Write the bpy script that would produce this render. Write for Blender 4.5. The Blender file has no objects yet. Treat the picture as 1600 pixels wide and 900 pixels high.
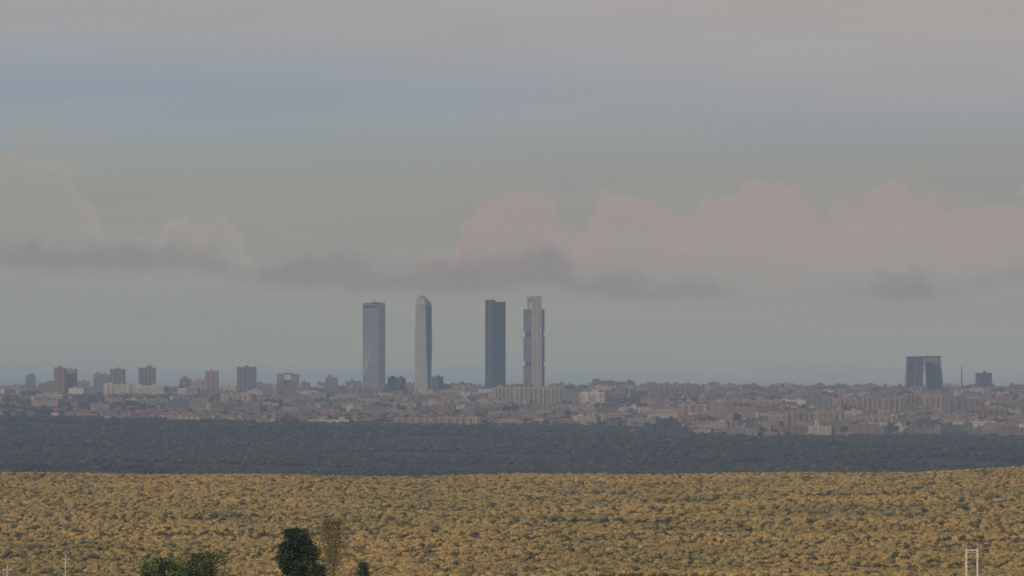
import bpy, math, random
import numpy as np
from mathutils import Vector, noise as mnoise
random.seed(7); rng=np.random.default_rng(7)
S=bpy.context.scene
F=8820.0; HY=598.0; EYE=200.0
def px_x(px,D): return (px-800.0)/F*D
def py_z(py,D): return EYE+(HY-py)/F*D
def lin(c): 
    return tuple(((v/255)/12.92 if v/255<=0.04045 else ((v/255+0.055)/1.055)**2.4) for v in c)

# ---------------------------------------------------------------- haze numbers
SIG=np.array([3.5e-5,3.9e-5,4.5e-5]); HAZE=np.array(lin((133,139,146)))
BOXL=20000.0
TS=np.exp(-SIG*BOXL)
def W(c):
    c=tuple((v+o)*0.84+0.16*g for v,g,o in zip(c,(150,150,149),(4,2.5,1)))
    t=np.array(lin(c)); w=(t-HAZE*(1-TS))/TS
    return tuple(np.clip(w,0.0,2.0))+(1.0,)

# ---------------------------------------------------------------- material helpers
def new_mat(name):
    m=bpy.data.materials.new(name); m.use_nodes=True
    nt=m.node_tree; return m,nt,nt.nodes['Principled BSDF']
def N(nt,t,**k):
    n=nt.nodes.new(t)
    for a,b in k.items(): setattr(n,a,b)
    return n
def mth(nt,op,a,b=None,c=None,clamp=False):
    n=nt.nodes.new('ShaderNodeMath'); n.operation=op; n.use_clamp=clamp
    for i,v in enumerate((a,b,c)):
        if v is None: continue
        if isinstance(v,(int,float)): n.inputs[i].default_value=v
        else: nt.links.new(v,n.inputs[i])
    return n.outputs[0]
def mixc(nt,f,a,b,mode='MIX'):
    n=nt.nodes.new('ShaderNodeMix'); n.data_type='RGBA'; n.blend_type=mode
    for i,v in ((0,f),(6,a),(7,b)):
        if isinstance(v,(int,float)): n.inputs[i].default_value=v
        elif isinstance(v,tuple): n.inputs[i].default_value=v if len(v)==4 else v+(1,)
        else: nt.links.new(v,n.inputs[i])
    return n.outputs[2]
def ramp(nt,f,stops,interp='LINEAR'):
    n=nt.nodes.new('ShaderNodeValToRGB'); n.color_ramp.interpolation=interp
    e=n.color_ramp.elements
    while len(e)>1: e.remove(e[-1])
    e[0].position=stops[0][0]; e[0].color=stops[0][1] if len(stops[0][1])==4 else stops[0][1]+(1,)
    for p,c in stops[1:]:
        q=e.new(p); q.color=c if len(c)==4 else c+(1,)
    nt.links.new(f,n.inputs[0]); return n.outputs[0]
def sstep(nt,x,a,b):
    n=nt.nodes.new('ShaderNodeMapRange'); n.interpolation_type='SMOOTHSTEP'
    nt.links.new(x,n.inputs[0]); 
    for i,v in ((1,a),(2,b)):
        if isinstance(v,(int,float)): n.inputs[i].default_value=v
        else: nt.links.new(v,n.inputs[i])
    n.inputs[3].default_value=0; n.inputs[4].default_value=1
    return n.outputs[0]
def noise_tex(nt,vec,scale,detail=4,rough=0.5):
    n=nt.nodes.new('ShaderNodeTexNoise'); n.inputs['Scale'].default_value=scale
    n.inputs['Detail'].default_value=detail; n.inputs['Roughness'].default_value=rough
    nt.links.new(vec,n.inputs['Vector']); return n.outputs[0]
def puff_tex(nt,vec,scale):
    n=nt.nodes.new('ShaderNodeTexVoronoi'); n.feature='SMOOTH_F1'; n.inputs['Scale'].default_value=scale
    n.inputs['Smoothness'].default_value=0.3
    nt.links.new(vec,n.inputs['Vector']); return n.outputs['Distance']

def facade_mat(name,base=None,winc=(0.05,0.06,0.075),fh=3.2,fw=3.4,amt=0.6,rough=0.8,attr=True,metal=0.0):
    m,nt,b=new_mat(name)
    g=N(nt,'ShaderNodeTexCoord').outputs['Object']
    s=N(nt,'ShaderNodeSeparateXYZ'); nt.links.new(g,s.inputs[0])
    fz=mth(nt,'FRACT',mth(nt,'DIVIDE',s.outputs[2],fh))
    fx=mth(nt,'FRACT',mth(nt,'DIVIDE',mth(nt,'ADD',s.outputs[0],s.outputs[1]),fw))
    w=mth(nt,'MULTIPLY',mth(nt,'GREATER_THAN',fz,0.42),mth(nt,'GREATER_THAN',fx,0.45))
    geo=N(nt,'ShaderNodeNewGeometry'); sn=N(nt,'ShaderNodeSeparateXYZ'); nt.links.new(geo.outputs['Normal'],sn.inputs[0])
    side=mth(nt,'LESS_THAN',mth(nt,'ABSOLUTE',sn.outputs[2]),0.3)
    w=mth(nt,'MULTIPLY',mth(nt,'MULTIPLY',w,side),amt)
    if attr:
        a=N(nt,'ShaderNodeAttribute'); a.attribute_name='Col'; col=a.outputs['Color']
    else: col=base
    n=noise_tex(nt,g,0.04,5,0.6)
    col=mixc(nt,1.0,col,ramp(nt,n,[(0.25,(0.86,0.84,0.83)),(0.75,(1.42,1.36,1.32))]),'MULTIPLY')
    col=mixc(nt,w,col,winc)
    nt.links.new(col,b.inputs['Base Color']); b.inputs['Roughness'].default_value=rough
    b.inputs['Metallic'].default_value=metal
    return m
def simple_mat(name,c,rough=0.7,nscale=0.3,var=0.25,metal=0.0):
    m,nt,b=new_mat(name)
    g=N(nt,'ShaderNodeTexCoord').outputs['Object']
    n=noise_tex(nt,g,nscale,5,0.6)
    col=mixc(nt,1.0,c,ramp(nt,n,[(0.25,(1-var,)*3),(0.75,(1+var,)*3)]),'MULTIPLY')
    nt.links.new(col,b.inputs['Base Color']); b.inputs['Roughness'].default_value=rough
    b.inputs['Metallic'].default_value=metal
    return m
def foliage_mat(name,stops,rough=0.75,patch=None,far=False):
    m,nt,b=new_mat(name)
    oi=N(nt,'ShaderNodeObjectInfo'); geo=N(nt,'ShaderNodeNewGeometry')
    col=ramp(nt,oi.outputs['Random'],stops)
    if not far:
        n=noise_tex(nt,geo.outputs['Position'],0.9,2,0.6)
        col=mixc(nt,1.0,col,ramp(nt,n,[(0.3,(0.74,0.74,0.72)),(0.7,(1.2,1.18,1.18))]),'MULTIPLY')
    if patch:
        n2=noise_tex(nt,geo.outputs['Position'],patch,4,0.6)
        col=mixc(nt,1.0,col,ramp(nt,n2,[(0.35,(0.74,0.82,0.84)),(0.62,(1.14,1.1,1.05))]),'MULTIPLY')
    nt.links.new(col,b.inputs['Base Color']); b.inputs['Roughness'].default_value=rough
    b.inputs['Specular IOR Level'].default_value=0.15
    return m

# ---------------------------------------------------------------- terrain profile
TD=np.array([-2000,-200,0,60,300,800,1200,1700,2200,2700,3200,3600,3750,3950,4500,5200,6000,6500,7500,8500,9500,10500,12000,13500,15000,17000,25000,60000],float)
TZ=np.array([-6,-2.2,-2,-5,-16,-33,-50,-66,-75.5,-71.5,-66.5,-62.6,-63,-70,-108,-120,-113,-107,-98,-87,-78,-68,-58,-40,-26,-24,-28,-42],float)
def smooth_interp(D):
    return (np.interp(D-60,TD,TZ)+2*np.interp(D,TD,TZ)+np.interp(D+60,TD,TZ))/4
def bump(D,a,b,c,d): return np.interp(D,[a,b,c,d],[0,1,1,0])
def ground(x,D):
    x=np.asarray(x,float); D=np.asarray(D,float)
    z=smooth_interp(D)
    px=800+F*x/np.maximum(D,300)
    t=np.clip((px-700)/900,-1.2,1.2)
    z=z-15*t*bump(D,7500,9300,10500,13000)
    z=z+5.5*np.clip((px-1150)/450,0,1.6)**1.5*bump(D,2600,3500,3700,4500)
    z=z+0.8*np.sin(x/63+D/300)*bump(D,1500,2300,3700,4200)+0.7*np.sin(x/27+1.3)*bump(D,2800,3500,3700,4200)
    z=z+1.3*np.sin(D/34+x/120)*bump(D,2100,2250,2800,3300)
    z=z+4.0*np.sin(x/310+D/420)*bump(D,5500,6500,9000,10000)+2.5*np.sin(x/130-D/260)*bump(D,5500,6500,9000,10000)
    z=z+2.0*np.sin(x/400+D/700)*bump(D,9800,11000,15000,17000)
    return z+EYE
def D_for(px,py):
    Ds=np.linspace(6500,15500,1800); xs=px_x(px,Ds)
    p=HY-(ground(xs,Ds)-EYE)/Ds*F
    k=np.where(p<=py)[0]
    return float(Ds[k[0]]) if len(k) else 15000.0

# ---------------------------------------------------------------- ground sheet
ys=np.concatenate([np.arange(-600,300,40),np.arange(300,2000,60),np.arange(2000,4200,14),np.arange(4200,10000,60),np.arange(10000,18000,150),np.geomspace(18000,62000,24)])
ss=np.linspace(-1,1,181); ss=np.sign(ss)*np.abs(ss)**1.6
V=[]
for y in ys:
    w=600+0.6*max(y,0); xs=ss*w; zs=ground(xs,np.full_like(xs,y))
    V+= list(zip(xs.tolist(),[float(y)]*len(xs),zs.tolist()))
nx=len(ss); Fc=[(j*nx+i,j*nx+i+1,(j+1)*nx+i+1,(j+1)*nx+i) for j in range(len(ys)-1) for i in range(nx-1)]
me=bpy.data.meshes.new('ground'); me.from_pydata(V,[],Fc); me.shade_smooth()
gr=bpy.data.objects.new('ground',me); S.collection.objects.link(gr)
m,nt,b=new_mat('ground_mat')
geo=N(nt,'ShaderNodeNewGeometry'); s=N(nt,'ShaderNodeSeparateXYZ'); nt.links.new(geo.outputs['Position'],s.inputs[0])
n1=noise_tex(nt,geo.outputs['Position'],0.02,6,0.65); n2=noise_tex(nt,geo.outputs['Position'],0.0022,6,0.6)
sunlit_gold=ramp(nt,n1,[(0.35,(0.14,0.11,0.045)),(0.6,(0.24,0.175,0.07))])  # foreground soil, sunlight put into the ochre
dark=ramp(nt,n1,[(0.3,(0.030,0.036,0.034)),(0.7,(0.056,0.060,0.054))])  # woodland floor with the cloud shadow put into its albedo
city=ramp(nt,n2,[(0.3,(0.045,0.050,0.043)),(0.5,(0.072,0.067,0.058)),(0.7,(0.13,0.11,0.092))])
c=mixc(nt,sstep(nt,s.outputs[1],3700,4000),sunlit_gold,dark)
yy=mth(nt,'ADD',s.outputs[1],mth(nt,'MULTIPLY',mth(nt,'SUBTRACT',n2,0.5),1800))
c=mixc(nt,sstep(nt,yy,9500,9900),c,city)
nt.links.new(c,b.inputs['Base Color']); b.inputs['Roughness'].default_value=0.95; b.inputs['Specular IOR Level'].default_value=0.1
me.materials.append(m)

# ---------------------------------------------------------------- clump instances
import bmesh
def make_clump(name,mat,seed,leaves=170,leaf=0.2,flat=0.75,sub=2):
    r=random.Random(seed)
    bm=bmesh.new()
    subs=[(Vector((0,0,0.85)),0.62)]
    for k in range(r.randint(4,6)):
        a=r.uniform(0,6.28); d=r.uniform(0.35,0.62)
        subs.append((Vector((math.cos(a)*d,math.sin(a)*d,r.uniform(0.6,1.05))),r.uniform(0.3,0.48)))
    for c,R in subs:
        ret=bmesh.ops.create_icosphere(bm,subdivisions=sub,radius=R*0.88)
        for v in ret['verts']:
            p=v.co.copy(); n=mnoise.noise(p*4+Vector((seed,c.x*9,0)))
            v.co=p*(1+0.35*n); v.co.z*=flat; v.co+=c
        for k in range(int(leaves*R/1.6)):
            d=Vector((r.gauss(0,1),r.gauss(0,1),abs(r.gauss(0,1))*1.0-0.2)).normalized()
            p=d*R*r.uniform(0.82,1.08); p.z*=flat; p+=c
            q=Vector((r.gauss(0,1),r.gauss(0,1),r.gauss(0,1))).normalized()
            nrm=(d+q*0.7).normalized(); t=nrm.orthogonal().normalized(); bt=nrm.cross(t)
            L=leaf*r.uniform(0.4,0.8)
            vs=[bm.verts.new(p+t*L),bm.verts.new(p+bt*L*0.6),bm.verts.new(p-t*L),bm.verts.new(p-bt*L*0.6)]
            bm.faces.new(vs)
    ret=bmesh.ops.create_cone(bm,segments=6,radius1=0.1,radius2=0.06,depth=0.8,cap_ends=False)
    for v in ret['verts']: v.co.z+=0.3
    me=bpy.data.meshes.new(name); bm.to_mesh(me); bm.free(); me.materials.append(mat)
    return bpy.data.objects.new(name,me)
def scatter(name,pts,scl,mat,nvar=6,seed=0,**k):
    col=bpy.data.collections.new(name+'_source')
    for i in range(nvar): col.objects.link(make_clump(f'{name}_crown_{i}',mat,seed+i,**k))
    me=bpy.data.meshes.new(name); me.from_pydata([tuple(p) for p in pts.tolist()],[],[])
    at=me.attributes.new('scl','FLOAT','POINT'); at.data.foreach_set('value',scl.astype(np.float32))
    ob=bpy.data.objects.new(name,me); S.collection.objects.link(ob)
    ng=bpy.data.node_groups.new(name,'GeometryNodeTree')
    ng.interface.new_socket('Geometry',in_out='INPUT',socket_type='NodeSocketGeometry')
    ng.interface.new_socket('Geometry',in_out='OUTPUT',socket_type='NodeSocketGeometry')
    gi=ng.nodes.new('NodeGroupInput'); go=ng.nodes.new('NodeGroupOutput')
    iop=ng.nodes.new('GeometryNodeInstanceOnPoints'); ci=ng.nodes.new('GeometryNodeCollectionInfo')
    ci.inputs['Collection'].default_value=col; ci.inputs['Separate Children'].default_value=True; ci.inputs['Reset Children'].default_value=True
    rv=ng.nodes.new('FunctionNodeRandomValue'); rv.data_type='FLOAT_VECTOR'
    rv.inputs[0].default_value=(0,0,0); rv.inputs[1].default_value=(0.15,0.15,6.28)
    na=ng.nodes.new('GeometryNodeInputNamedAttribute'); na.data_type='FLOAT'; na.inputs[0].default_value='scl'
    iop.inputs['Pick Instance'].default_value=True
    L=ng.links.new
    L(gi.outputs[0],iop.inputs['Points']); L(ci.outputs[0],iop.inputs['Instance']); L(rv.outputs[0],iop.inputs['Rotation'])
    L(na.outputs[0],iop.inputs['Scale']); L(iop.outputs[0],go.inputs[0])
    md=ob.modifiers.new('scatter','NODES'); md.node_group=ng
    return ob
def grid_pts(d0,d1,sp,half,jit=0.5):
    P=[]
    D=d0
    while D<d1:
        w=half*D+30
        xs=np.arange(-w,w,sp); xs=xs+rng.uniform(-jit,jit,len(xs))*sp
        ds=D+rng.uniform(-jit,jit,len(xs))*sp
        P.append(np.stack([xs,ds],1)); D+=sp
    P=np.concatenate(P)
    return P
def nz(P,s,seed=0,sy=None):
    sy=sy or s
    return np.array([mnoise.fractal(Vector((p[0]*s,p[1]*sy,seed)),0.6,2.0,3) for p in P])
sand=[(677,2400,2490,20),(1556,3040,3130,16)]
def in_sand(P):
    m=np.zeros(len(P),bool); px=800+F*P[:,0]/P[:,1]
    for c,a,b_,h in sand: m|=(((px-c)/h)**2+((P[:,1]-(a+b_)/2+25)/((b_-a)*.9))**2<1+0.6*np.sin(px*.6))
    return m
gmat=foliage_mat('sunlit_golden_crown_mat',[(0.0,(0.10,0.092,0.04)),(0.06,(0.16,0.13,0.053)),(0.12,(0.26,0.192,0.07)),(0.5,(0.345,0.245,0.086)),(0.8,(0.395,0.275,0.097)),(1.0,(0.34,0.25,0.10))],patch=0.008)  # ochre brightened with painted sunlight; darkest stops paint shadow gaps and darker trees
P=grid_pts(2050,3760,5.6,0.100); P=P[~in_sand(P)]
n=nz(P,0.006,3,0.02); P=P[n>-0.40]
z=ground(P[:,0],P[:,1]); sc=rng.uniform(1.6,2.8,len(P))
scatter('sunlit_golden_woodland',np.column_stack([P,z-0.3]),sc,gmat,seed=10,leaves=80)
omat=foliage_mat('olive_and_shade_crown_mat',[(0.0,(0.062,0.066,0.032)),(0.6,(0.10,0.095,0.042)),(1.0,(0.16,0.13,0.056))])  # darker olive oaks, also painting the shadow specks among the golden crowns
P=grid_pts(2050,3790,13.0,0.100); n=nz(P,0.03,8,0.06); px=800+F*P[:,0]/P[:,1]
th=0.10-0.35*np.clip((px-1250)/350,0,1)*np.clip((P[:,1]-3100)/500,0,1)
P=P[(n>th)|(rng.random(len(P))<0.10)]
z=ground(P[:,0],P[:,1]); sc=rng.uniform(1.4,2.5,len(P))
scatter('olive_oaks_and_shade_specks',np.column_stack([P,z+0.15]),sc,omat,seed=20,leaves=80)
dmat=foliage_mat('dark_crown_mat',[(0.0,(0.027,0.037,0.033)),(0.6,(0.044,0.053,0.046)),(0.93,(0.066,0.073,0.060)),(1.0,(0.115,0.10,0.08))],patch=0.004,far=True)  # dark oak tones, lowered further to paint the cloud shadow into the crowns
P=grid_pts(6000,9900,15.0,0.11); n=nz(P,0.003,9); px=800+F*P[:,0]/P[:,1]
P=P[n>-0.25]
z=ground(P[:,0],P[:,1]); sc=rng.uniform(3.2,6.4,len(P))
scatter('cloud_shaded_oak_woodland',np.column_stack([P,z-0.5]),sc,dmat,seed=30,leaves=50,sub=1)
P=grid_pts(9900,15400,30.0,0.11); n=nz(P,0.0025,5); px=800+F*P[:,0]/P[:,1]
P=P[(n>np.where(px<760,-0.02,0.18))]
z=ground(P[:,0],P[:,1]); sc=rng.uniform(4.5,9.0,len(P))
scatter('city_park_trees',np.column_stack([P,z-0.5]),sc,dmat,seed=50,leaves=50,sub=1)

# ---------------------------------------------------------------- mesh builder
class MB:
    def __init__(s): s.v=[];s.f=[];s.m=[];s.c=[]
    def add(s,vs,fs,mat=0,col=(0.3,0.3,0.3)):
        o=len(s.v); s.v+=[tuple(map(float,p)) for p in vs]
        for f in fs: s.f.append(tuple(o+i for i in f)); s.m.append(mat); s.c.append(col)
    def box(s,x0,x1,y0,y1,z0,z1,mat=0,col=(0.3,0.3,0.3),rot=0,org=(0,0)):
        vs=[(x0,y0,z0),(x1,y0,z0),(x1,y1,z0),(x0,y1,z0),(x0,y0,z1),(x1,y0,z1),(x1,y1,z1),(x0,y1,z1)]
        if rot or org!=(0,0):
            c,sn=math.cos(rot),math.sin(rot); vs=[(org[0]+x*c-y*sn,org[1]+x*sn+y*c,z) for x,y,z in vs]
        s.add(vs,[(0,1,5,4),(1,2,6,5),(2,3,7,6),(3,0,4,7),(4,5,6,7),(3,2,1,0)],mat,col)
    def gable(s,x0,x1,y0,y1,z0,z1,mat,col,rot,org):
        ym=(y0+y1)/2
        vs=[(x0,y0,z0),(x1,y0,z0),(x1,y1,z0),(x0,y1,z0),(x0+2,ym,z1),(x1-2,ym,z1)]
        c,sn=math.cos(rot),math.sin(rot); vs=[(org[0]+x*c-y*sn,org[1]+x*sn+y*c,z) for x,y,z in vs]
        s.add(vs,[(0,1,5,4),(1,2,5),(2,3,4,5),(3,0,4),(3,2,1,0)],mat,col)
    def loft(s,secs,mat=0,col=(0.3,)*3,cap=True):
        n=len(secs[0]); vs=[p for q in secs for p in q]; fs=[]
        for k in range(len(secs)-1):
            for i in range(n):
                j=(i+1)%n; fs.append((k*n+i,k*n+j,(k+1)*n+j,(k+1)*n+i))
        if cap: fs.append(tuple((len(secs)-1)*n+i for i in range(n)))
        s.add(vs,fs,mat,col)
    def beam(s,p,q,w,mat=0,col=(0.3,)*3):
        p=Vector(p);q=Vector(q);d=(q-p).normalized(); u=d.orthogonal().normalized()*w/2; v=d.cross(u.normalized())*w/2
        vs=[p+u+v,p-u+v,p-u-v,p+u-v,q+u+v,q-u+v,q-u-v,q+u-v]
        s.add(vs,[(0,1,5,4),(1,2,6,5),(2,3,7,6),(3,0,4,7),(4,5,6,7),(3,2,1,0)],mat,col)
    def obj(s,name,mats,loc=(0,0,0),rot=0):
        me=bpy.data.meshes.new(name); me.from_pydata(s.v,[],s.f)
        for m in mats: me.materials.append(m)
        me.polygons.foreach_set('material_index',s.m)
        ca=me.color_attributes.new('Col','FLOAT_COLOR','CORNER')
        buf=[]
        for f,c in zip(s.f,s.c): buf+= (list(c)+[1.0])*len(f)
        ca.data.foreach_set('color',buf); me.update()
        o=bpy.data.objects.new(name,me); o.location=loc; o.rotation_euler[2]=rot
        S.collection.objects.link(o); return o
wall=facade_mat('facade_small',amt=0.5)
plain=facade_mat('wall_plain',amt=0.0)
glass=simple_mat('window_glass',(0.045,0.055,0.07),0.25)
roofm=simple_mat('roof_gravel',(0.11,0.105,0.10),0.9)

BRICK=(0.145,0.10,0.084); BEIGE=(0.225,0.19,0.16); WHITE=(0.29,0.27,0.24); GREY=(0.12,0.118,0.12); DARK=(0.04,0.05,0.065); PINK=(0.20,0.147,0.127)
# ---------------------------------------------------------------- named apartment / office blocks
def block(name,x0,x1,top,base=None,D=None,col=BRICK,depth=18,rot=0.0,bay=None,plant=1,fh=3.2,ww=0.55):
    pxc=(x0+x1)/2
    if D is None: D=D_for(pxc,base)
    w=(x1-x0)/F*D; x=px_x(pxc,D); zg=float(ground(x,D))-1.5
    h=py_z(top,D)-zg
    b=MB(); hw=w/2; hd=depth/2
    b.box(-hw,hw,-hd,hd,0,h,0,col)
    for a in ((-hw-.2,hw+.2,-hd-.2,-hd+.3),(-hw-.2,hw+.2,hd-.3,hd+.2)): b.box(*a,h,h+1.0,0,col)
    nf=max(1,int((h-4)/fh)); nb=max(2,int(w/3.8)); bw=w/nb
    for f in range(nf):
        z0=3.6+f*fh
        for i in range(nb):
            if random.random()<0.06: continue
            xc=-hw+bw*(i+0.5); q=bw*ww/2
            b.add([(xc-q,-hd-.06,z0),(xc+q,-hd-.06,z0),(xc+q,-hd-.06,z0+1.7),(xc-q,-hd-.06,z0+1.7)],[(0,1,2,3)],1)
        nd=max(2,int(depth/4.2)); dw=depth/nd
        for sx in (-1,1):
            for i in range(nd):
                yc=-hd+dw*(i+0.5); q=dw*0.25; X=sx*(hw+.06)
                b.add([(X,yc-q,z0),(X,yc+q,z0),(X,yc+q,z0+1.7),(X,yc-q,z0+1.7)],[(0,1,2,3)],1)
    if bay:
        k=max(1,int(w/bay)); bw=w/k
        for i in range(k):
            xc=-hw+bw*(i+0.5)+random.uniform(-.08,.08)*bw
            b.box(xc-bw*.14,xc+bw*.14,-hd-1.4,-hd-.1,0,h+random.choice((0.6,1.6,2.6)),0,tuple(c*random.uniform(.9,1.2) for c in col))
            if random.random()<.7: b.box(xc+bw*.30,xc+bw*.42,-hd-.8,-hd-.1,3,h-2,0,tuple(c*.5 for c in col))
    for i in range(plant):
        pw=min(w*0.4,random.uniform(6,14)); xc=random.uniform(-hw+pw/2,hw-pw/2) if plant>1 else random.uniform(-.15,.15)*w
        b.box(xc-pw/2,xc+pw/2,-hd*.5,hd*.5,h+.003+i*.01,h+random.uniform(3.5,6.5),0,tuple(c*.85 for c in col))
        b.beam((xc,0,h+3),(xc,0,h+random.uniform(8,12)),0.35,1)
    b.box(-hw+.35,hw-.35,-hd+.35,hd-.35,h+.001,h+.25,2)
    return b.obj(name,[plain,glass,roofm],(x,D,zg),rot)

AB='apartment_building'; OB='office_building'
L=[
(AB,41,55,586,14500,GREY,None,1),(AB,85,103,575,14300,BRICK,9,1),(AB,101,120,577,14350,PINK,None,1),
(AB,147,158,585,14700,BRICK,None,1),(AB,156,171,586,14600,GREY,None,1),(AB,172,196,577,14400,GREY,12,1),
(AB,217,243,575,14500,(0.105,0.09,0.09),9,1),(AB,320,342,580,14500,PINK,11,1),(AB,371,400,574,14200,(0.09,0.085,0.09),11,1),
(AB,281,300,592,14600,BRICK,None,1),(AB,299,318,594,14500,BEIGE,None,1),(AB,508,528,590,14600,GREY,None,1),
(AB,120,140,596,14600,PINK,None,1),(AB,60,84,599,14500,BRICK,None,2),(AB,400,425,600,14400,GREY,None,2),
(OB,606,620,590,14700,DARK,None,1),(OB,619,634,591,14750,DARK,None,1),(OB,675,692,589,14700,(0.06,0.065,0.08),None,1),
(AB,470,484,598,14600,GREY,None,1),(AB,540,565,596,14800,GREY,None,1),(AB,715,737,599,14700,BRICK,None,1),
(AB,700,716,601,14700,GREY,None,1),(AB,738,756,603,14500,BRICK,None,1),
(AB,925,958,595,14500,(0.105,0.09,0.09),10,2),(AB,958,992,597,14550,(0.105,0.09,0.09),10,2),(AB,1000,1060,600,14400,BRICK,None,3),
(AB,1045,1090,600,14600,BRICK,None,2),(AB,1105,1124,598,14500,BRICK,None,1),(AB,1122,1142,604,14300,PINK,None,1),
(AB,1172,1186,604,14300,BRICK,9,1),(AB,1200,1215,604,14300,BRICK,9,1),(AB,1226,1262,606,14100,GREY,None,2),(AB,1250,1290,603,14500,PINK,None,2),
(AB,1365,1412,606,14400,(0.09,0.09,0.10),None,2),(AB,1480,1500,607,14600,GREY,None,1),(AB,1553,1600,610,14300,BRICK,None,2),
(OB,1525,1549,583,14600,DARK,None,1),
(AB,884,905,604,14500,GREY,None,1),(AB,1300,1345,608,14200,GREY,None,2)]
for nm,x0,x1,tp,D,col,bay,pl in L: block(nm,x0,x1,tp,D=D,col=col,bay=bay,plant=pl,rot=random.uniform(-.12,.12),depth=random.uniform(16,26))
L2=[(AB,162,206,601,621,WHITE,14,2),(AB,207,257,603,620,WHITE,None,2),
(AB,770,800,606,636,BEIGE,8,1),(AB,801,838,605,638,BEIGE,10,2),(AB,839,877,607,640,BEIGE,8,2),(AB,908,944,613,646,(0.37,0.33,0.285),16,1),
(AB,1345,1375,621,648,PINK,9,1),(AB,1377,1410,622,650,PINK,9,2),(AB,1412,1440,621,648,BRICK,9,1),(AB,1442,1475,620,650,PINK,9,2),(AB,1477,1530,624,652,GREY,12,2),
(AB,1265,1300,622,646,GREY,10,1),(AB,1300,1342,623,648,PINK,10,1),(AB,1160,1220,626,645,PINK,12,2),(AB,1110,1180,637,664,PINK,None,2),
(AB,1060,1108,632,655,PINK,12,1),(AB,1225,1270,644,678,PINK,9,1),(AB,1272,1318,642,672,PINK,9,2),(AB,1200,1225,648,672,BEIGE,None,1),(AB,1395,1450,655,672,BRICK,None,2),
(AB,1455,1520,652,670,PINK,None,2),(AB,1522,1575,640,664,BRICK,10,2),(AB,1330,1390,652,673,PINK,11,2),(AB,1575,1610,650,672,PINK,None,1),
(AB,482,545,656,664,WHITE,None,2),(AB,615,680,653,666,PINK,12,2),(AB,683,750,652,667,PINK,12,2),(AB,262,315,652,660,BEIGE,9,1),
(AB,1000,1055,640,656,BEIGE,None,2),(AB,950,985,646,660,PINK,None,1),(AB,620,650,632,642,BEIGE,None,1),(AB,545,600,606,626,GREY,12,1),(AB,345,392,616,632,BEIGE,10,2),(AB,57,98,616,626,BEIGE,None,2),(AB,1010,1100,604,622,BRICK,12,3)]
for nm,x0,x1,tp,bs,col,bay,pl in L2: block(nm,x0,x1,tp,base=bs,col=col,bay=bay,plant=pl,rot=random.uniform(-.08,.08),depth=random.uniform(14,20))
D=14200; x=px_x(450,D); zg=float(ground(x,D))-1; k=D/F
b=MB(); h=py_z(586,D)-zg
b.box(-17*k,-6*k,-12,12,0,h,0,GREY); b.box(5*k,17*k,-12,12,0,h,0,GREY); b.box(-5.99*k,4.99*k,-8,12,0,h*0.78,0,(0.07,0.07,0.08))
b.box(-18*k,18*k,-14,14,h+.01,h+3,0,GREY); b.box(-8*k,8*k,-6,6,h+3.01,h+6,0,GREY)
for q in range(8):
    for sx in (-11.5,11): b.box(sx*k-8*k/2,sx*k+8*k/2,-12.3,-12.01,4+q*4.2,6+q*4.2,1)
b.obj('office_building',[plain,glass],(x,D,zg))

# ---------------------------------------------------------------- mass of small houses and blocks
b=MB(); cnt=0
pal=[BRICK,PINK,BEIGE,GREY,WHITE,(0.14,0.103,0.087),(0.175,0.143,0.125),(0.10,0.10,0.105)]
for _ in range(10500):
    D=random.uniform(9400,15300); px=random.uniform(-120,1720); x=px_x(px,D)
    t=max(0,min(1,(px-500)/800))
    lim=9750-750*t
    if D<lim+random.uniform(0,500): continue
    v=mnoise.noise(Vector((x*0.0016,D*0.0013,2.0)))
    dens=0.48+0.42*t+0.9*v
    if random.random()>dens: continue
    big=random.random()<(0.14+0.20*t)
    if D<10800 and t<0.5: big=False
    w=random.uniform(22,62) if big else random.uniform(9,26); d=random.uniform(11,16)
    h=random.uniform(12,22) if big else random.uniform(5,9)
    if D>13500: h*=1.15
    c=random.choice(pal); s_=random.uniform(0.7,1.15); c=tuple(q*s_ for q in c)
    z=float(ground(x,D))-1; rot=random.choice((0,0,1.57,0.3,-.35,.7))+random.uniform(-.15,.15); o=(x,D)
    b.box(-w/2,w/2,-d/2,d/2,z,z+h,0,c,rot,o)
    if big:
        for k in range(random.randint(1,3)):
            xc=random.uniform(-w*.4,w*.4); b.box(xc-3,xc+3,-3,3,z+h+.01+k*.01,z+h+random.uniform(2.5,4),1,tuple(q*.8 for q in c),rot,o)
        kk=int(w/12) if random.random()<.5 else 0
        for i in range(kk):
            xc=-w/2+(i+.5)*w/kk; b.box(xc-1.6,xc+1.6,-d/2-1.0,-d/2-.02,z,z+h+.8,1,tuple(q*1.05 for q in c),rot,o)
    else:
        b.gable(-w/2-.5,w/2+.5,-d/2-.5,d/2+.5,z+h+.01,z+h+2.8,1,(0.145*s_,0.09*s_,0.073*s_),rot,o)
    cnt+=1
b.obj('distant_city_houses',[wall,plain]); print('houses',cnt)

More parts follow.
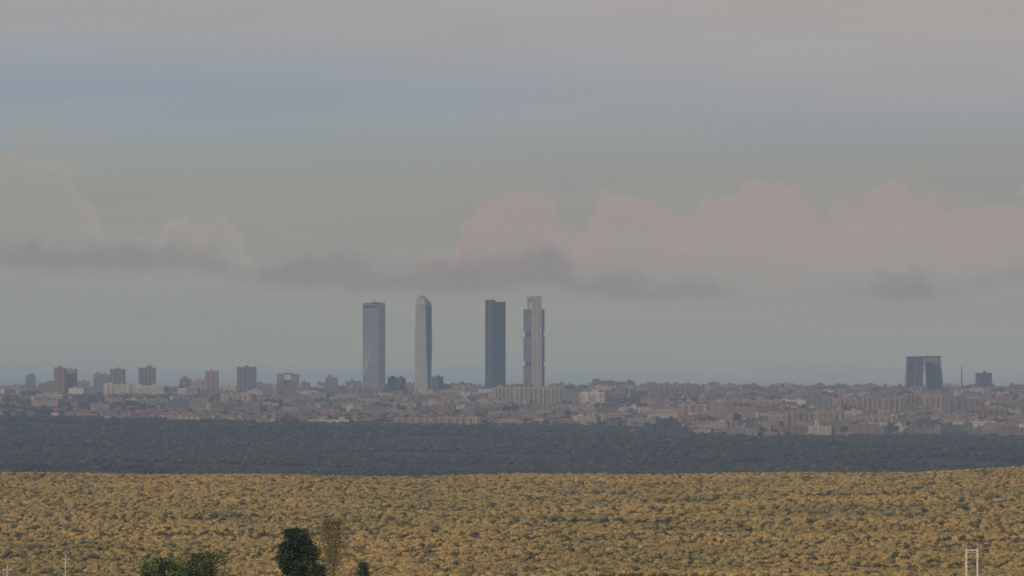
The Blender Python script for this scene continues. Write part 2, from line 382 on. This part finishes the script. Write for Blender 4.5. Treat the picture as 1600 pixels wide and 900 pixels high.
# ---------------------------------------------------------------- four skyscrapers
def glass_tower_mat(name,c1,c2,fh=4.0,rough=0.45):
    m,nt,bb=new_mat(name)
    g=N(nt,'ShaderNodeTexCoord').outputs['Object']; s=N(nt,'ShaderNodeSeparateXYZ'); nt.links.new(g,s.inputs[0])
    fz=mth(nt,'GREATER_THAN',mth(nt,'FRACT',mth(nt,'DIVIDE',s.outputs[2],fh)),0.62)
    fx=mth(nt,'GREATER_THAN',mth(nt,'FRACT',mth(nt,'DIVIDE',mth(nt,'ADD',s.outputs[0],mth(nt,'MULTIPLY',s.outputs[1],.8)),4.7)),0.8)
    n=noise_tex(nt,g,0.035,4,0.6); n2=noise_tex(nt,g,0.3,3,0.7)
    f=mth(nt,'MULTIPLY',mth(nt,'MAXIMUM',fz,fx),0.55)
    col=mixc(nt,f,c1,c2)
    col=mixc(nt,1.0,col,ramp(nt,n,[(0.3,(0.8,0.8,0.8)),(0.7,(1.18,1.18,1.18))]),'MULTIPLY')
    col=mixc(nt,1.0,col,ramp(nt,n2,[(0.35,(0.85,0.85,0.85)),(0.65,(1.12,1.12,1.12))]),'MULTIPLY')
    nt.links.new(col,bb.inputs['Base Color']); bb.inputs['Roughness'].default_value=rough
    return m
silver=glass_tower_mat('silver_blue_glass',(0.080,0.118,0.145),(0.125,0.158,0.18))
tan=glass_tower_mat('pale_tan_cladding',(0.175,0.172,0.17),(0.215,0.21,0.205))
cryst=glass_tower_mat('lit_facet_glass',(0.155,0.16,0.168),(0.225,0.225,0.225))  # faceted tower glass, sunlit tone painted into the colour
cryst_shaded=glass_tower_mat('shaded_facet_glass',(0.038,0.052,0.075),(0.06,0.075,0.095))  # same glass with shade painted in, for the right-hand facets
navy=glass_tower_mat('navy_glass',(0.008,0.019,0.038),(0.020,0.036,0.062))
navy2=simple_mat('navy_fin',(0.02,0.036,0.06),0.5)
stone=glass_tower_mat('pale_core',(0.255,0.22,0.195),(0.295,0.26,0.235))
steel=glass_tower_mat('steel_blue_floors',(0.042,0.066,0.095),(0.09,0.115,0.14))
trim=simple_mat('pale_grey_trim',(0.19,0.20,0.21),0.6)
# 1 curved glass tower
D=14600;k=D/F; x=px_x(584.5,D); zg=float(ground(x,D))-2; H=py_z(475,D)-zg
b=MB(); hw=17.3*k; n=28; A=[]
for i in range(n+1):
    t=i/n; z=H*t
    xl=-hw+hw*1.36*(1-math.cos(math.pi*min(1,t*1.25)))/2
    A.append([(-hw,-hw*0.80,z),(xl,-hw*0.97,z),(hw*.36,-hw,z),(hw*.42,-hw*1.0,z),(hw,-hw*0.62,z),(hw,hw,z),(-hw,hw,z)])
nn=7; vs=[p for q in A for p in q]; f0=[];f1=[];f2=[]
for q in range(n):
    for i in range(nn):
        j=(i+1)%nn; f=(q*nn+i,q*nn+j,(q+1)*nn+j,(q+1)*nn+i); (f1 if i==3 else (f2 if i in (1,2) else f0)).append(f)
silver2=glass_tower_mat('silver_grey_glass',(0.108,0.138,0.158),(0.15,0.172,0.186))
b.add(vs,f0,0); b.add(vs,f1,1); b.add(vs,f2,3); b.add(A[-1],[tuple(range(nn))],2)
for q in range(int(n*.75)): b.beam(Vector(A[q][1])+Vector((0,-.6,0)),Vector(A[q+1][1])+Vector((0,-.6,0)),1.1,4)
b.box(-hw*.95,hw*.95,-hw*.55,hw*.9,H+.01,H+2.5,2); b.box(-hw*.3,hw*.5,0,hw*.6,H+2.51,H+5,2)
b.box(-hw-.5,hw*.38,-hw-1,-hw-.3,H-7,H-4,2)
b.beam((2,0,H+5),(2,0,H+13),0.8,2); b.box(-hw-10,hw+14,-hw-12,hw+5,0,9,2)
b.obj('curved_glass_skyscraper',[silver,tan,navy2,silver2,trim],(x,D,zg))
# 2 faceted tower
D=14600;k=D/F; x=px_x(661.5,D); zg=float(ground(x,D))-2
b=MB(); X=lambda p:(p-661.5)*k
Z=lambda p:py_z(p,D)-zg
fl=[(X(647.5),-10,0),(X(669),-24,0),(X(672),-8,0),(X(673),20,0),(X(650),22,0)]
md=[(X(648.5),-10,Z(545)),(X(666.5),-24,Z(545)),(X(674.5),-8,Z(545)),(X(675),20,Z(545)),(X(650),22,Z(545))]
tp=[(X(649.5),-8,Z(473)),(X(665),-24,Z(476)),(X(674.5),-6,Z(478)),(X(674.5),20,Z(476)),(X(651),20,Z(471))]
vs=fl+md+tp; 
b.add(vs,[(0,1,6,5),(5,6,11,10),(4,0,5,9),(9,5,10,14),(3,4,9,8),(8,9,14,13)],0)
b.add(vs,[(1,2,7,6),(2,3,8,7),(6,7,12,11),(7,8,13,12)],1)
cr=[(X(651),-4,Z(466)),(X(662),-15,Z(466.5)),(X(671.5),-2,Z(471)),(X(670.5),14,Z(469)),(X(653),14,Z(465))]
pk=[(X(655),-2,Z(462)),(X(659),-6,Z(461.5)),(X(663.5),0,Z(464)),(X(663.5),6,Z(463)),(X(656),6,Z(461))]
b.loft([tp,cr],0,cap=False); b.loft([cr,pk],0)
b.beam(fl[1],md[1],1.4,0); b.beam(md[1],tp[1],1.4,0)
b.obj('faceted_glass_skyscraper',[cryst,cryst_shaded],(x,D,zg))
# 3 three-lobed dark tower
D=14300;k=D/F; x=px_x(773,D); zg=float(ground(x,D))-2; H=py_z(472,D)-zg
b=MB(); R=15.6*k/1.03; n=48
def lobe(a,s=1): r=R*(1+0.10*math.cos(3*a+0.6))*s; return (r*math.cos(a),r*math.sin(a))
ring=[lobe(2*math.pi*i/n) for i in range(n)]
b.loft([[(p[0],p[1],z) for p in ring] for z in (0,H*.33,H*.66,H)],0)
for i in range(0,n,2):
    p=lobe(2*math.pi*i/n,1.012); b.beam((p[0],p[1],0),(p[0],p[1],H+(5 if p[0]<3 else 1)),0.9,1)
for q in range(1,6):
    rr=[lobe(2*math.pi*i/n,1.004) for i in range(n)]
    b.loft([[(p[0],p[1],H*q/6-1.3) for p in rr],[(p[0],p[1],H*q/6+1.3) for p in rr]],1,cap=False)
cr=[lobe(a*math.pi/180,0.97) for a in range(85,280,15)]
b.loft([[(p[0],p[1],H+.01) for p in cr],[(p[0],p[1],H+5.5) for p in cr]],0)
b.obj('dark_glass_skyscraper',[navy,navy2],(x,D,zg))
# 4 twin-core tower
D=14500;k=D/F; x=px_x(834.5,D); zg=float(ground(x,D))-2
X=lambda p:(p-834.5)*k
Z=lambda p:py_z(p,D)-zg
b=MB()
b.box(X(830.5),X(846.5),-20,-4,0,Z(462.5),0)
b.box(X(824),X(829),14,24,0,Z(464),0)
b.box(X(824.2),X(830.45),-12,12,Z(468),Z(463.5),0)
b.box(X(829.5),X(846.3),-3.9,24,Z(474),Z(464),0)
for z0,z1 in ((604,571),(565,526),(519,483)):
    b.box(X(818),X(830.4),-15,18,Z(z0),Z(z1),1); b.box(X(846.6),X(851),-15,18,Z(z0),Z(z1),1); b.box(X(830.45),X(846.55),-3.8,17.9,Z(z0),Z(z1),1)
    q=z0-1
    while q>z1+1:
        b.box(X(817.7),X(830.3),-15.5,-15.01,Z(q),Z(q-.9),2); q-=2.4
b.box(X(820.5),X(830.4),-11,14,Z(571)+.01,Z(565)-.01,3); b.box(X(820.5),X(830.4),-11,14,Z(526)+.01,Z(519)-.01,3)
b.box(X(846.6),X(849.5),-11,14,0,Z(483)-1,3)
b.box(X(834),X(836),-20.4,-20.01,20,Z(470),2); b.box(X(841),X(843),-20.4,-20.01,20,Z(470),2)
b.box(X(812),X(856),-24,24,0,8,2)
b.obj('twin_core_skyscraper',[stone,steel,tan,navy2],(x,D,zg))
# leaning towers
D=14300;k=D/F
kd=glass_tower_mat('leaning_dark_glass',(0.022,0.032,0.046),(0.045,0.055,0.066)); kl=simple_mat('leaning_frame',(0.23,0.22,0.215),0.6)
kg=glass_tower_mat('leaning_grey_glass',(0.065,0.072,0.083),(0.105,0.106,0.113))
def lean(b0,b1,t0,t1,top,mat,name,br,dy):
    c=(b0+b1)/2; x=px_x(c,D+dy); zg=float(ground(x,D+dy))-2; H=py_z(top,D+dy)-zg
    X=lambda p:(p-c)*k
    b=MB(); n=10; secs=[]
    for i in range(n+1):
        t=i/n; xa=X(b0+(t0-b0)*t); xb=X(b1+(t1-b1)*t); secs.append([(xa,-17,H*t),(xb,-17,H*t),(xb,17,H*t),(xa,17,H*t)])
    b.loft(secs,0)
    b.loft([[(X(t0-1),-17.5,z),(X(t1+1),-17.5,z),(X(t1+1),17.5,z),(X(t0-1),17.5,z)] for z in (H+.01,H+3.5)],2)
    pt=lambda u,t:(X((b0+(t0-b0)*t)*(1-u)+(b1+(t1-b1)*t)*u),-17.9,H*t)
    for u in (0.03,0.97): b.beam(pt(u,0),pt(u,1),2.2 if br else 1.0,1)
    if br:
        for (u0,s0),(u1,s1) in (((0,0.08),(.55,1)),((.55,1),(1,.05)),((0,.5),(.9,.5)),((0.3,.0),(.3,1)),((.62,0),(.75,1))): b.beam(pt(u0,s0),pt(u1,s1),2.2,1)
    else:
        b.beam(pt(.5,0),pt(.5,1),1.0,1)
    b.obj(name,[mat,kl,navy2],(x,D+dy,zg))
lean(1413,1441,1417,1443.5,559,kd,'leaning_office_tower',False,0)
lean(1449,1474,1444.5,1469,558.5,kg,'leaning_office_tower',True,60)
# mast
D=14500; x=px_x(1502.5,D); zg=float(ground(x,D)); H=py_z(573,D)-zg
b=MB()
for a in range(3):
    an=a*2.094; b.beam((3.2*math.cos(an),3.2*math.sin(an),0),(.5*math.cos(an),.5*math.sin(an),H*.8),1.1,0)
for q in range(9):
    z=H*.8*q/9; r=3.2-2.7*q/9
    for a in range(3):
        a0=a*2.094;a1=a0+2.094; b.beam((r*math.cos(a0),r*math.sin(a0),z),(r*.9*math.cos(a1),r*.9*math.sin(a1),z+H*.088),0.5,0)
b.beam((0,0,H*.75),(0,0,H),1.5,0)
b.obj('radio_mast',[simple_mat('mast_paint',(0.045,0.035,0.035),0.6)],(x,D,zg))

# ---------------------------------------------------------------- near things
def tree(name,px,top,D,width,leafc,shape='col',nleaf=5000,leaf=0.16,seed=1):
    r=random.Random(seed); x=px_x(px,D); zg=float(ground(x,D)); H=py_z(top,D)-zg; Wd=width/F*D
    m,nt,bb=new_mat(name+'_leaves')
    a=N(nt,'ShaderNodeAttribute'); a.attribute_name='Col'; g=N(nt,'ShaderNodeNewGeometry')
    n=noise_tex(nt,g.outputs['Position'],1.3,3,.6)
    c=mixc(nt,1.0,a.outputs['Color'],ramp(nt,n,[(0.3,(.6,.6,.6)),(0.7,(1.35,1.35,1.3))]),'MULTIPLY')
    nt.links.new(c,bb.inputs['Base Color']); bb.inputs['Roughness'].default_value=.6; bb.inputs['Specular IOR Level'].default_value=.2
    bark=simple_mat(name+'_bark',(0.10,0.08,0.06) if shape!='wisp' else (0.26,0.22,0.14),0.9,3)
    b=MB(); segs=8
    path=[Vector((0.25*math.sin(i*.9+seed),0.2*math.cos(i*1.3),H*.9*i/segs)) for i in range(segs+1)]
    secs=[]
    for i,p in enumerate(path):
        rad=0.26*(1-i/segs)+0.03; secs.append([(p.x+rad*math.cos(t*math.pi/4),p.y+rad*math.sin(t*math.pi/4),p.z) for t in range(8)])
    b.loft(secs,1)
    cl=[]
    nl=80 if shape=='col' else 40
    for i in range(nl):
        t=r.uniform(.22,.96)
        if shape=='col': rr=Wd/2*(min(1,.45+t*.8) if t<.74 else max(.15,1-((t-.74)/.27)**1.5))
        elif shape=='wisp': rr=Wd/2*(1.2-t*.7)
        else: rr=Wd/2*math.sqrt(max(.05,1-((t-.6)/.45)**2))
        an=r.uniform(0,6.28); q=r.uniform(.1,.95)*rr
        base=path[min(segs,int(t*segs*.8))]; e=Vector((math.cos(an)*q+(0.25*Wd*(.8-t) if shape=='col' else 0),math.sin(an)*q,H*t))
        mid=(base+e)/2+Vector((0,0,-.2)); b.beam(base,mid,.12,1); b.beam(mid,e,.07,1)
        cl.append((e,r.uniform(.5,1.0)*(Wd*.16 if shape!='wisp' else Wd*.12)+.12,r.uniform(.5,1.5)))
    cl.append((Vector((-.2,0,H*.975)),Wd*.08,1.0))
    for i in range(nleaf):
        c,R,br=r.choice(cl); d=Vector((r.gauss(0,1),r.gauss(0,1),r.gauss(0,1.0 if shape!='wisp' else 3.2)))
        p=c+d*R*.55
        if p.z>H: p.z=H-r.uniform(0,.9)
        u=Vector((r.gauss(0,1),r.gauss(0,1),r.gauss(0,2.2 if shape=='wisp' else 1))).normalized(); v=u.orthogonal().normalized(); l=leaf*r.uniform(.6,1.3)
        k=br*r.uniform(.7,1.3)
        b.add([p+u*l,p+v*l*.55,p-u*l,p-v*l*.55],[(0,1,2,3)],0,tuple(q*k for q in leafc))
    return b.obj(name,[m,bark],(x,D,zg))
tree('poplar_tree',464,826,820,62,(0.028,0.050,0.016),'col',20000,.20,3)
tree('birch_tree',519,810,900,72,(0.24,0.20,0.08),'wisp',8500,.12,5)
tree('broadleaf_tree',252,872,800,78,(0.095,0.13,0.03),'round',10000,.17,8)
tree('broadleaf_tree',314,864,830,84,(0.095,0.115,0.03),'round',8500,.17,9)
tree('conifer_tree',568,878,800,30,(0.05,0.075,0.03),'wisp',4000,.13,11)
tree('broadleaf_tree',494,880,780,38,(0.035,0.055,0.02),'round',5500,.15,12)
D=1000; x=px_x(1518,D); zg=float(ground(x,D)); H=py_z(860,D)-zg; k=D/F
b=MB()
for sx in (-1,1):
    X_=sx*8.6*k; b.box(X_-.14,X_+.14,-.14,.14,0,H,0); b.box(X_-.4,X_+.4,-.4,.4,0,.5,0)
    b.beam((X_,0,H+.2),(X_,0,H+.5),.1,0)
b.box(-9.6*k,9.6*k,-.11,.11,H+.005,H+.2,0)
b.beam((-8.6*k,-.2,H*.97),(8.6*k,-.2,H*.97),.07,0)
b.obj('power_line_portal',[simple_mat('portal_white_paint',(0.62,0.56,0.44),0.6,4)],(x,D,zg))
wood=simple_mat('pole_grey_wood',(0.44,0.40,0.33),0.8,4)
for pxx,tp,arm in ((103,866,1.4),(12,883,1.6)):
    x=px_x(pxx,D); zg=float(ground(x,D)); H=py_z(tp,D)-zg; b=MB()
    b.loft([[(r*math.cos(a*.785),r*math.sin(a*.785),z) for a in range(8)] for r,z in ((.18,0),(.14,H*.6),(.12,H))],0)
    b.beam((-arm/2,0,H-.9),(arm/2,0,H-.9),.14,0); b.beam((-arm*.4,0,H-1.5),(arm*.4,0,H-1.5),.09,0)
    for q in (-.45,0,.45): b.beam((q*arm,0,H-.85),(q*arm,0,H-.55),.09,0)
    b.obj('utility_pole',[wood],(x,D,zg))
def patch(name,cfun,a,b_,hfun,mat,n1_=14,n2_=10):
    vs=[];fs=[]
    for j in range(n2_+1):
        DD=a+(b_-a)*j/n2_; tt=math.sin(math.pi*(j+.5)/(n2_+1))**.6
        for i in range(n1_+1):
            xx=px_x(cfun,DD)+(i/n1_-.5)*2*hfun/F*DD*tt*(.8+.3*math.sin(j*1.9))+3*math.sin(j*1.3+cfun); vs.append((xx,DD,float(ground(xx,DD))+0.4))
    for j in range(n2_):
        for i in range(n1_): q=j*(n1_+1)+i; fs.append((q,q+1,q+n1_+2,q+n1_+1))
    me=bpy.data.meshes.new(name); me.from_pydata(vs,[],fs); me.materials.append(mat)
    S.collection.objects.link(bpy.data.objects.new(name,me))
sm=simple_mat('sand_soil',(0.40,0.28,0.16),0.95,0.05)
for c,a,b_,h in sand: patch('sand_clearing',c,a,b_,h,sm)

# ---------------------------------------------------------------- haze volume
bm=bmesh.new(); bmesh.ops.create_cube(bm,size=1)
for v in bm.verts: v.co=Vector((v.co.x*60000,-3000 if v.co.y<0 else BOXL,-600 if v.co.z<0 else 2600))
me=bpy.data.meshes.new('haze'); bm.to_mesh(me); bm.free()
m=bpy.data.materials.new('haze_air'); m.use_nodes=True; nt=m.node_tree; nt.nodes.clear()
out=N(nt,'ShaderNodeOutputMaterial'); ab=N(nt,'ShaderNodeVolumeAbsorption'); em=N(nt,'ShaderNodeEmission'); ad=N(nt,'ShaderNodeAddShader')
dens=float(SIG.max())*1.25
ab.inputs['Density'].default_value=dens; ab.inputs['Color'].default_value=tuple(1-SIG/dens)+(1,)
ec=SIG*HAZE; em.inputs['Color'].default_value=tuple(ec/ec.max())+(1,); em.inputs['Strength'].default_value=float(ec.max())
nt.links.new(ab.outputs[0],ad.inputs[0]); nt.links.new(em.outputs[0],ad.inputs[1]); nt.links.new(ad.outputs[0],out.inputs['Volume'])
me.materials.append(m); S.collection.objects.link(bpy.data.objects.new('haze',me))

# ---------------------------------------------------------------- sun and sky
sun_el=math.radians(24); sd=Vector((-0.66,-0.75,0)).normalized()*math.cos(sun_el)+Vector((0,0,math.sin(sun_el)))
ld=bpy.data.lights.new('sun','SUN'); ld.energy=3.0; ld.angle=math.radians(2); ld.color=(1.0,0.87,0.69)
lo=bpy.data.objects.new('sun',ld); lo.rotation_euler=(-sd).to_track_quat('-Z','Y').to_euler(); lo.location=(0,0,1000); S.collection.objects.link(lo)
w=bpy.data.worlds.new('World'); S.world=w; w.use_nodes=True; nt=w.node_tree; nt.nodes.clear()
out=N(nt,'ShaderNodeOutputWorld'); bg=N(nt,'ShaderNodeBackground'); nt.links.new(bg.outputs[0],out.inputs[0])
tc=N(nt,'ShaderNodeTexCoord'); s=N(nt,'ShaderNodeSeparateXYZ'); nt.links.new(tc.outputs['Generated'],s.inputs[0])
X,Y,Zc=s.outputs
u=mth(nt,'MULTIPLY_ADD',mth(nt,'ARCTAN2',X,Y),F/1600,0.5)
hyp=mth(nt,'SQRT',mth(nt,'ADD',mth(nt,'MULTIPLY',X,X),mth(nt,'MULTIPLY',Y,Y)))
tel=mth(nt,'DIVIDE',Zc,mth(nt,'MAXIMUM',hyp,0.01))
v=mth(nt,'SUBTRACT',HY/900,mth(nt,'MULTIPLY',tel,F/900))
cb=N(nt,'ShaderNodeCombineXYZ'); nt.links.new(mth(nt,'MULTIPLY',u,16),cb.inputs[0]); nt.links.new(mth(nt,'MULTIPLY',v,9),cb.inputs[1])
P2=cb.outputs[0]
cs=N(nt,'ShaderNodeCombineXYZ'); nt.links.new(mth(nt,'MULTIPLY',u,3),cs.inputs[0]); nt.links.new(mth(nt,'MULTIPLY',v,16),cs.inputs[1])
streak=noise_tex(nt,cs.outputs[0],1.0,5,.6)
vb=mth(nt,'ADD',v,mth(nt,'MULTIPLY',mth(nt,'SUBTRACT',streak,.5),0.10))
vb=mth(nt,'ADD',vb,mth(nt,'MULTIPLY',mth(nt,'SUBTRACT',u,0.5),-0.015))
def st(l): return [(p/900,W(c)) for p,c in l]
Lr=ramp(nt,vb,st([(0,(160,160,164)),(60,(156,159,164)),(110,(145,156,166)),(150,(137,151,165)),(195,(143,155,162)),(235,(145,153,153)),(300,(144,147,143)),(360,(144,145,142)),(440,(141,146,145)),(520,(139,145,143)),(570,(135,143,144)),(592,(124,135,145)),(610,(116,130,142))]))
Rr=ramp(nt,vb,st([(0,(166,162,161)),(80,(162,161,163)),(150,(154,157,162)),(200,(146,152,155)),(250,(142,146,144)),(300,(145,146,145)),(450,(145,146,146)),(520,(141,146,145)),(570,(137,144,145)),(592,(126,136,146)),(610,(116,130,142))]))
base=mixc(nt,sstep(nt,u,0.1,0.95),Lr,Rr)
n1=noise_tex(nt,P2,1.1,6,.6); n2=noise_tex(nt,P2,3.2,6,.65)
ofs=N(nt,'ShaderNodeVectorMath'); ofs.operation='ADD'; nt.links.new(P2,ofs.inputs[0]); ofs.inputs[1].default_value=(31,17,5)
n3=noise_tex(nt,ofs.outputs[0],1.4,6,.6)
dist=N(nt,'ShaderNodeVectorMath'); dist.operation='ADD'; nt.links.new(P2,dist.inputs[0])
cw=N(nt,'ShaderNodeCombineXYZ'); nt.links.new(mth(nt,'MULTIPLY',mth(nt,'SUBTRACT',n1,.5),.7),cw.inputs[0]); nt.links.new(mth(nt,'MULTIPLY',mth(nt,'SUBTRACT',n3,.5),.7),cw.inputs[1])
nt.links.new(cw.outputs[0],dist.inputs[1])
pf=mth(nt,'ADD',mth(nt,'MULTIPLY',puff_tex(nt,dist.outputs[0],1.5),-0.07),mth(nt,'MULTIPLY',puff_tex(nt,dist.outputs[0],4.0),-0.035))
pf=mth(nt,'ADD',pf,0.045)
uw=mth(nt,'ADD',u,mth(nt,'MULTIPLY',mth(nt,'SUBTRACT',n3,.5),.02))
vw=mth(nt,'ADD',v,mth(nt,'ADD',mth(nt,'MULTIPLY',mth(nt,'SUBTRACT',n1,.5),.03),mth(nt,'MULTIPLY',mth(nt,'SUBTRACT',n2,.5),.022)))
vp=mth(nt,'ADD',vw,pf)
vq=mth(nt,'ADD',vw,mth(nt,'MULTIPLY',pf,0.5))
def curve(x,pts):
    n=nt.nodes.new('ShaderNodeFloatCurve'); c=n.mapping.curves[0]
    pts=[(a/1600,1-q/900) for a,q in pts]
    c.points[0].location=pts[0]; c.points[1].location=pts[-1]
    for a,q in pts[1:-1]: c.points.new(a,q)
    n.mapping.update(); nt.links.new(x,n.inputs['Value'])
    return mth(nt,'SUBTRACT',1.0,n.outputs[0])
A_top=curve(uw,[(0,246),(40,230),(85,238),(125,265),(150,310),(172,350),(230,338),(300,346),(355,342),(385,372),(430,400),(600,410),(700,385),(735,335),(800,294),(860,307),(885,348),(902,350),(930,297),(962,284),(1010,292),(1050,325),(1078,346),(1105,312),(1150,290),(1195,281),(1245,290),(1290,318),(1335,315),(1370,290),(1405,280),(1450,290),(1500,310),(1560,300),(1600,305)])
dA=mth(nt,'SUBTRACT',vp,A_top)
mA=mth(nt,'MULTIPLY',sstep(nt,dA,-0.008,0.018),mth(nt,'SUBTRACT',1.0,sstep(nt,vw,0.43,0.52)))
inside=ramp(nt,mth(nt,'ADD',dA,mth(nt,'MULTIPLY',mth(nt,'SUBTRACT',n3,.5),.16)),[(0.0,W((161,148,143))),(0.05,W((158,147,144))),(0.13,W((155,147,145))),(0.2,W((150,146,145)))])
insideL=ramp(nt,mth(nt,'ADD',dA,mth(nt,'MULTIPLY',mth(nt,'SUBTRACT',n3,.5),.12)),[(0.0,W((158,154,148))),(0.06,W((150,148,145))),(0.16,W((145,144,144)))])
inside=mixc(nt,sstep(nt,u,.25,.42),insideL,inside)
c1=mixc(nt,mth(nt,'MULTIPLY',mA,0.72),base,inside)
B_top=curve(uw,[(0,372),(100,378),(200,362),(300,376),(380,402),(430,396),(480,374),(540,380),(590,402),(700,396),(780,380),(840,372),(880,380),(905,420),(940,420),(975,408),(1020,418),(1060,430),(1110,434),(1160,446),(1250,452),(1340,440),(1420,424),(1470,448),(1520,430),(1600,425)])
B_bot=curve(uw,[(0,414),(100,420),(200,424),(300,426),(380,434),(430,442),(480,450),(540,454),(600,454),(700,458),(780,454),(850,446),(900,457),(940,460),(1000,466),(1060,466),(1110,464),(1160,460),(1250,462),(1340,460),(1420,468),(1470,464),(1520,447),(1600,442)])
mB=mth(nt,'MULTIPLY',sstep(nt,mth(nt,'SUBTRACT',vq,B_top),-0.012,0.036),mth(nt,'SUBTRACT',1.0,sstep(nt,mth(nt,'SUBTRACT',vw,B_bot),-0.018,0.018)))
mB=mth(nt,'MULTIPLY',mB,ramp(nt,n3,[(0.3,(.68,)*3),(0.6,(1,)*3)]))
c2=mixc(nt,mth(nt,'MULTIPLY',mB,0.82),c1,W((131,130,136)))
nf=noise_tex(nt,P2,14,5,.8)
c2=mixc(nt,1.0,c2,ramp(nt,nf,[(0.3,(.95,)*3),(0.7,(1.05,)*3)]),'MULTIPLY')
c2=mixc(nt,1.0,c2,ramp(nt,streak,[(0.3,(.94,)*3),(0.7,(1.06,)*3)]),'MULTIPLY')
sk=N(nt,'ShaderNodeTexSky',sky_type='NISHITA'); sk.sun_disc=False; sk.sun_elevation=sun_el; sk.sun_rotation=math.atan2(sd.x,sd.y)
nis=N(nt,'ShaderNodeVectorMath'); nis.operation='SCALE'; nt.links.new(sk.outputs[0],nis.inputs[0]); nis.inputs['Scale'].default_value=0.10
up=mixc(nt,0.5,nis.outputs[0],(0.40,0.40,0.43,1))
fin=mixc(nt,sstep(nt,tel,0.08,0.5),c2,up)
nt.links.new(fin,bg.inputs[0]); bg.inputs[1].default_value=1.0
w.cycles.sampling_method='MANUAL'; w.cycles.sample_map_resolution=512

# ---------------------------------------------------------------- camera
cd=bpy.data.cameras.new('camera'); cd.lens=36*F/1600; cd.sensor_width=36; cd.clip_start=1; cd.clip_end=150000
cd.dof.use_dof=True; cd.dof.focus_distance=900; cd.dof.aperture_fstop=1.0
co=bpy.data.objects.new('camera',cd); co.location=(0,0,EYE); co.rotation_euler=(math.radians(90)+math.atan((HY-450)/F),0,0)
S.collection.objects.link(co); S.camera=co
S.view_settings.view_transform='Standard'; S.view_settings.look='None'; S.view_settings.exposure=0
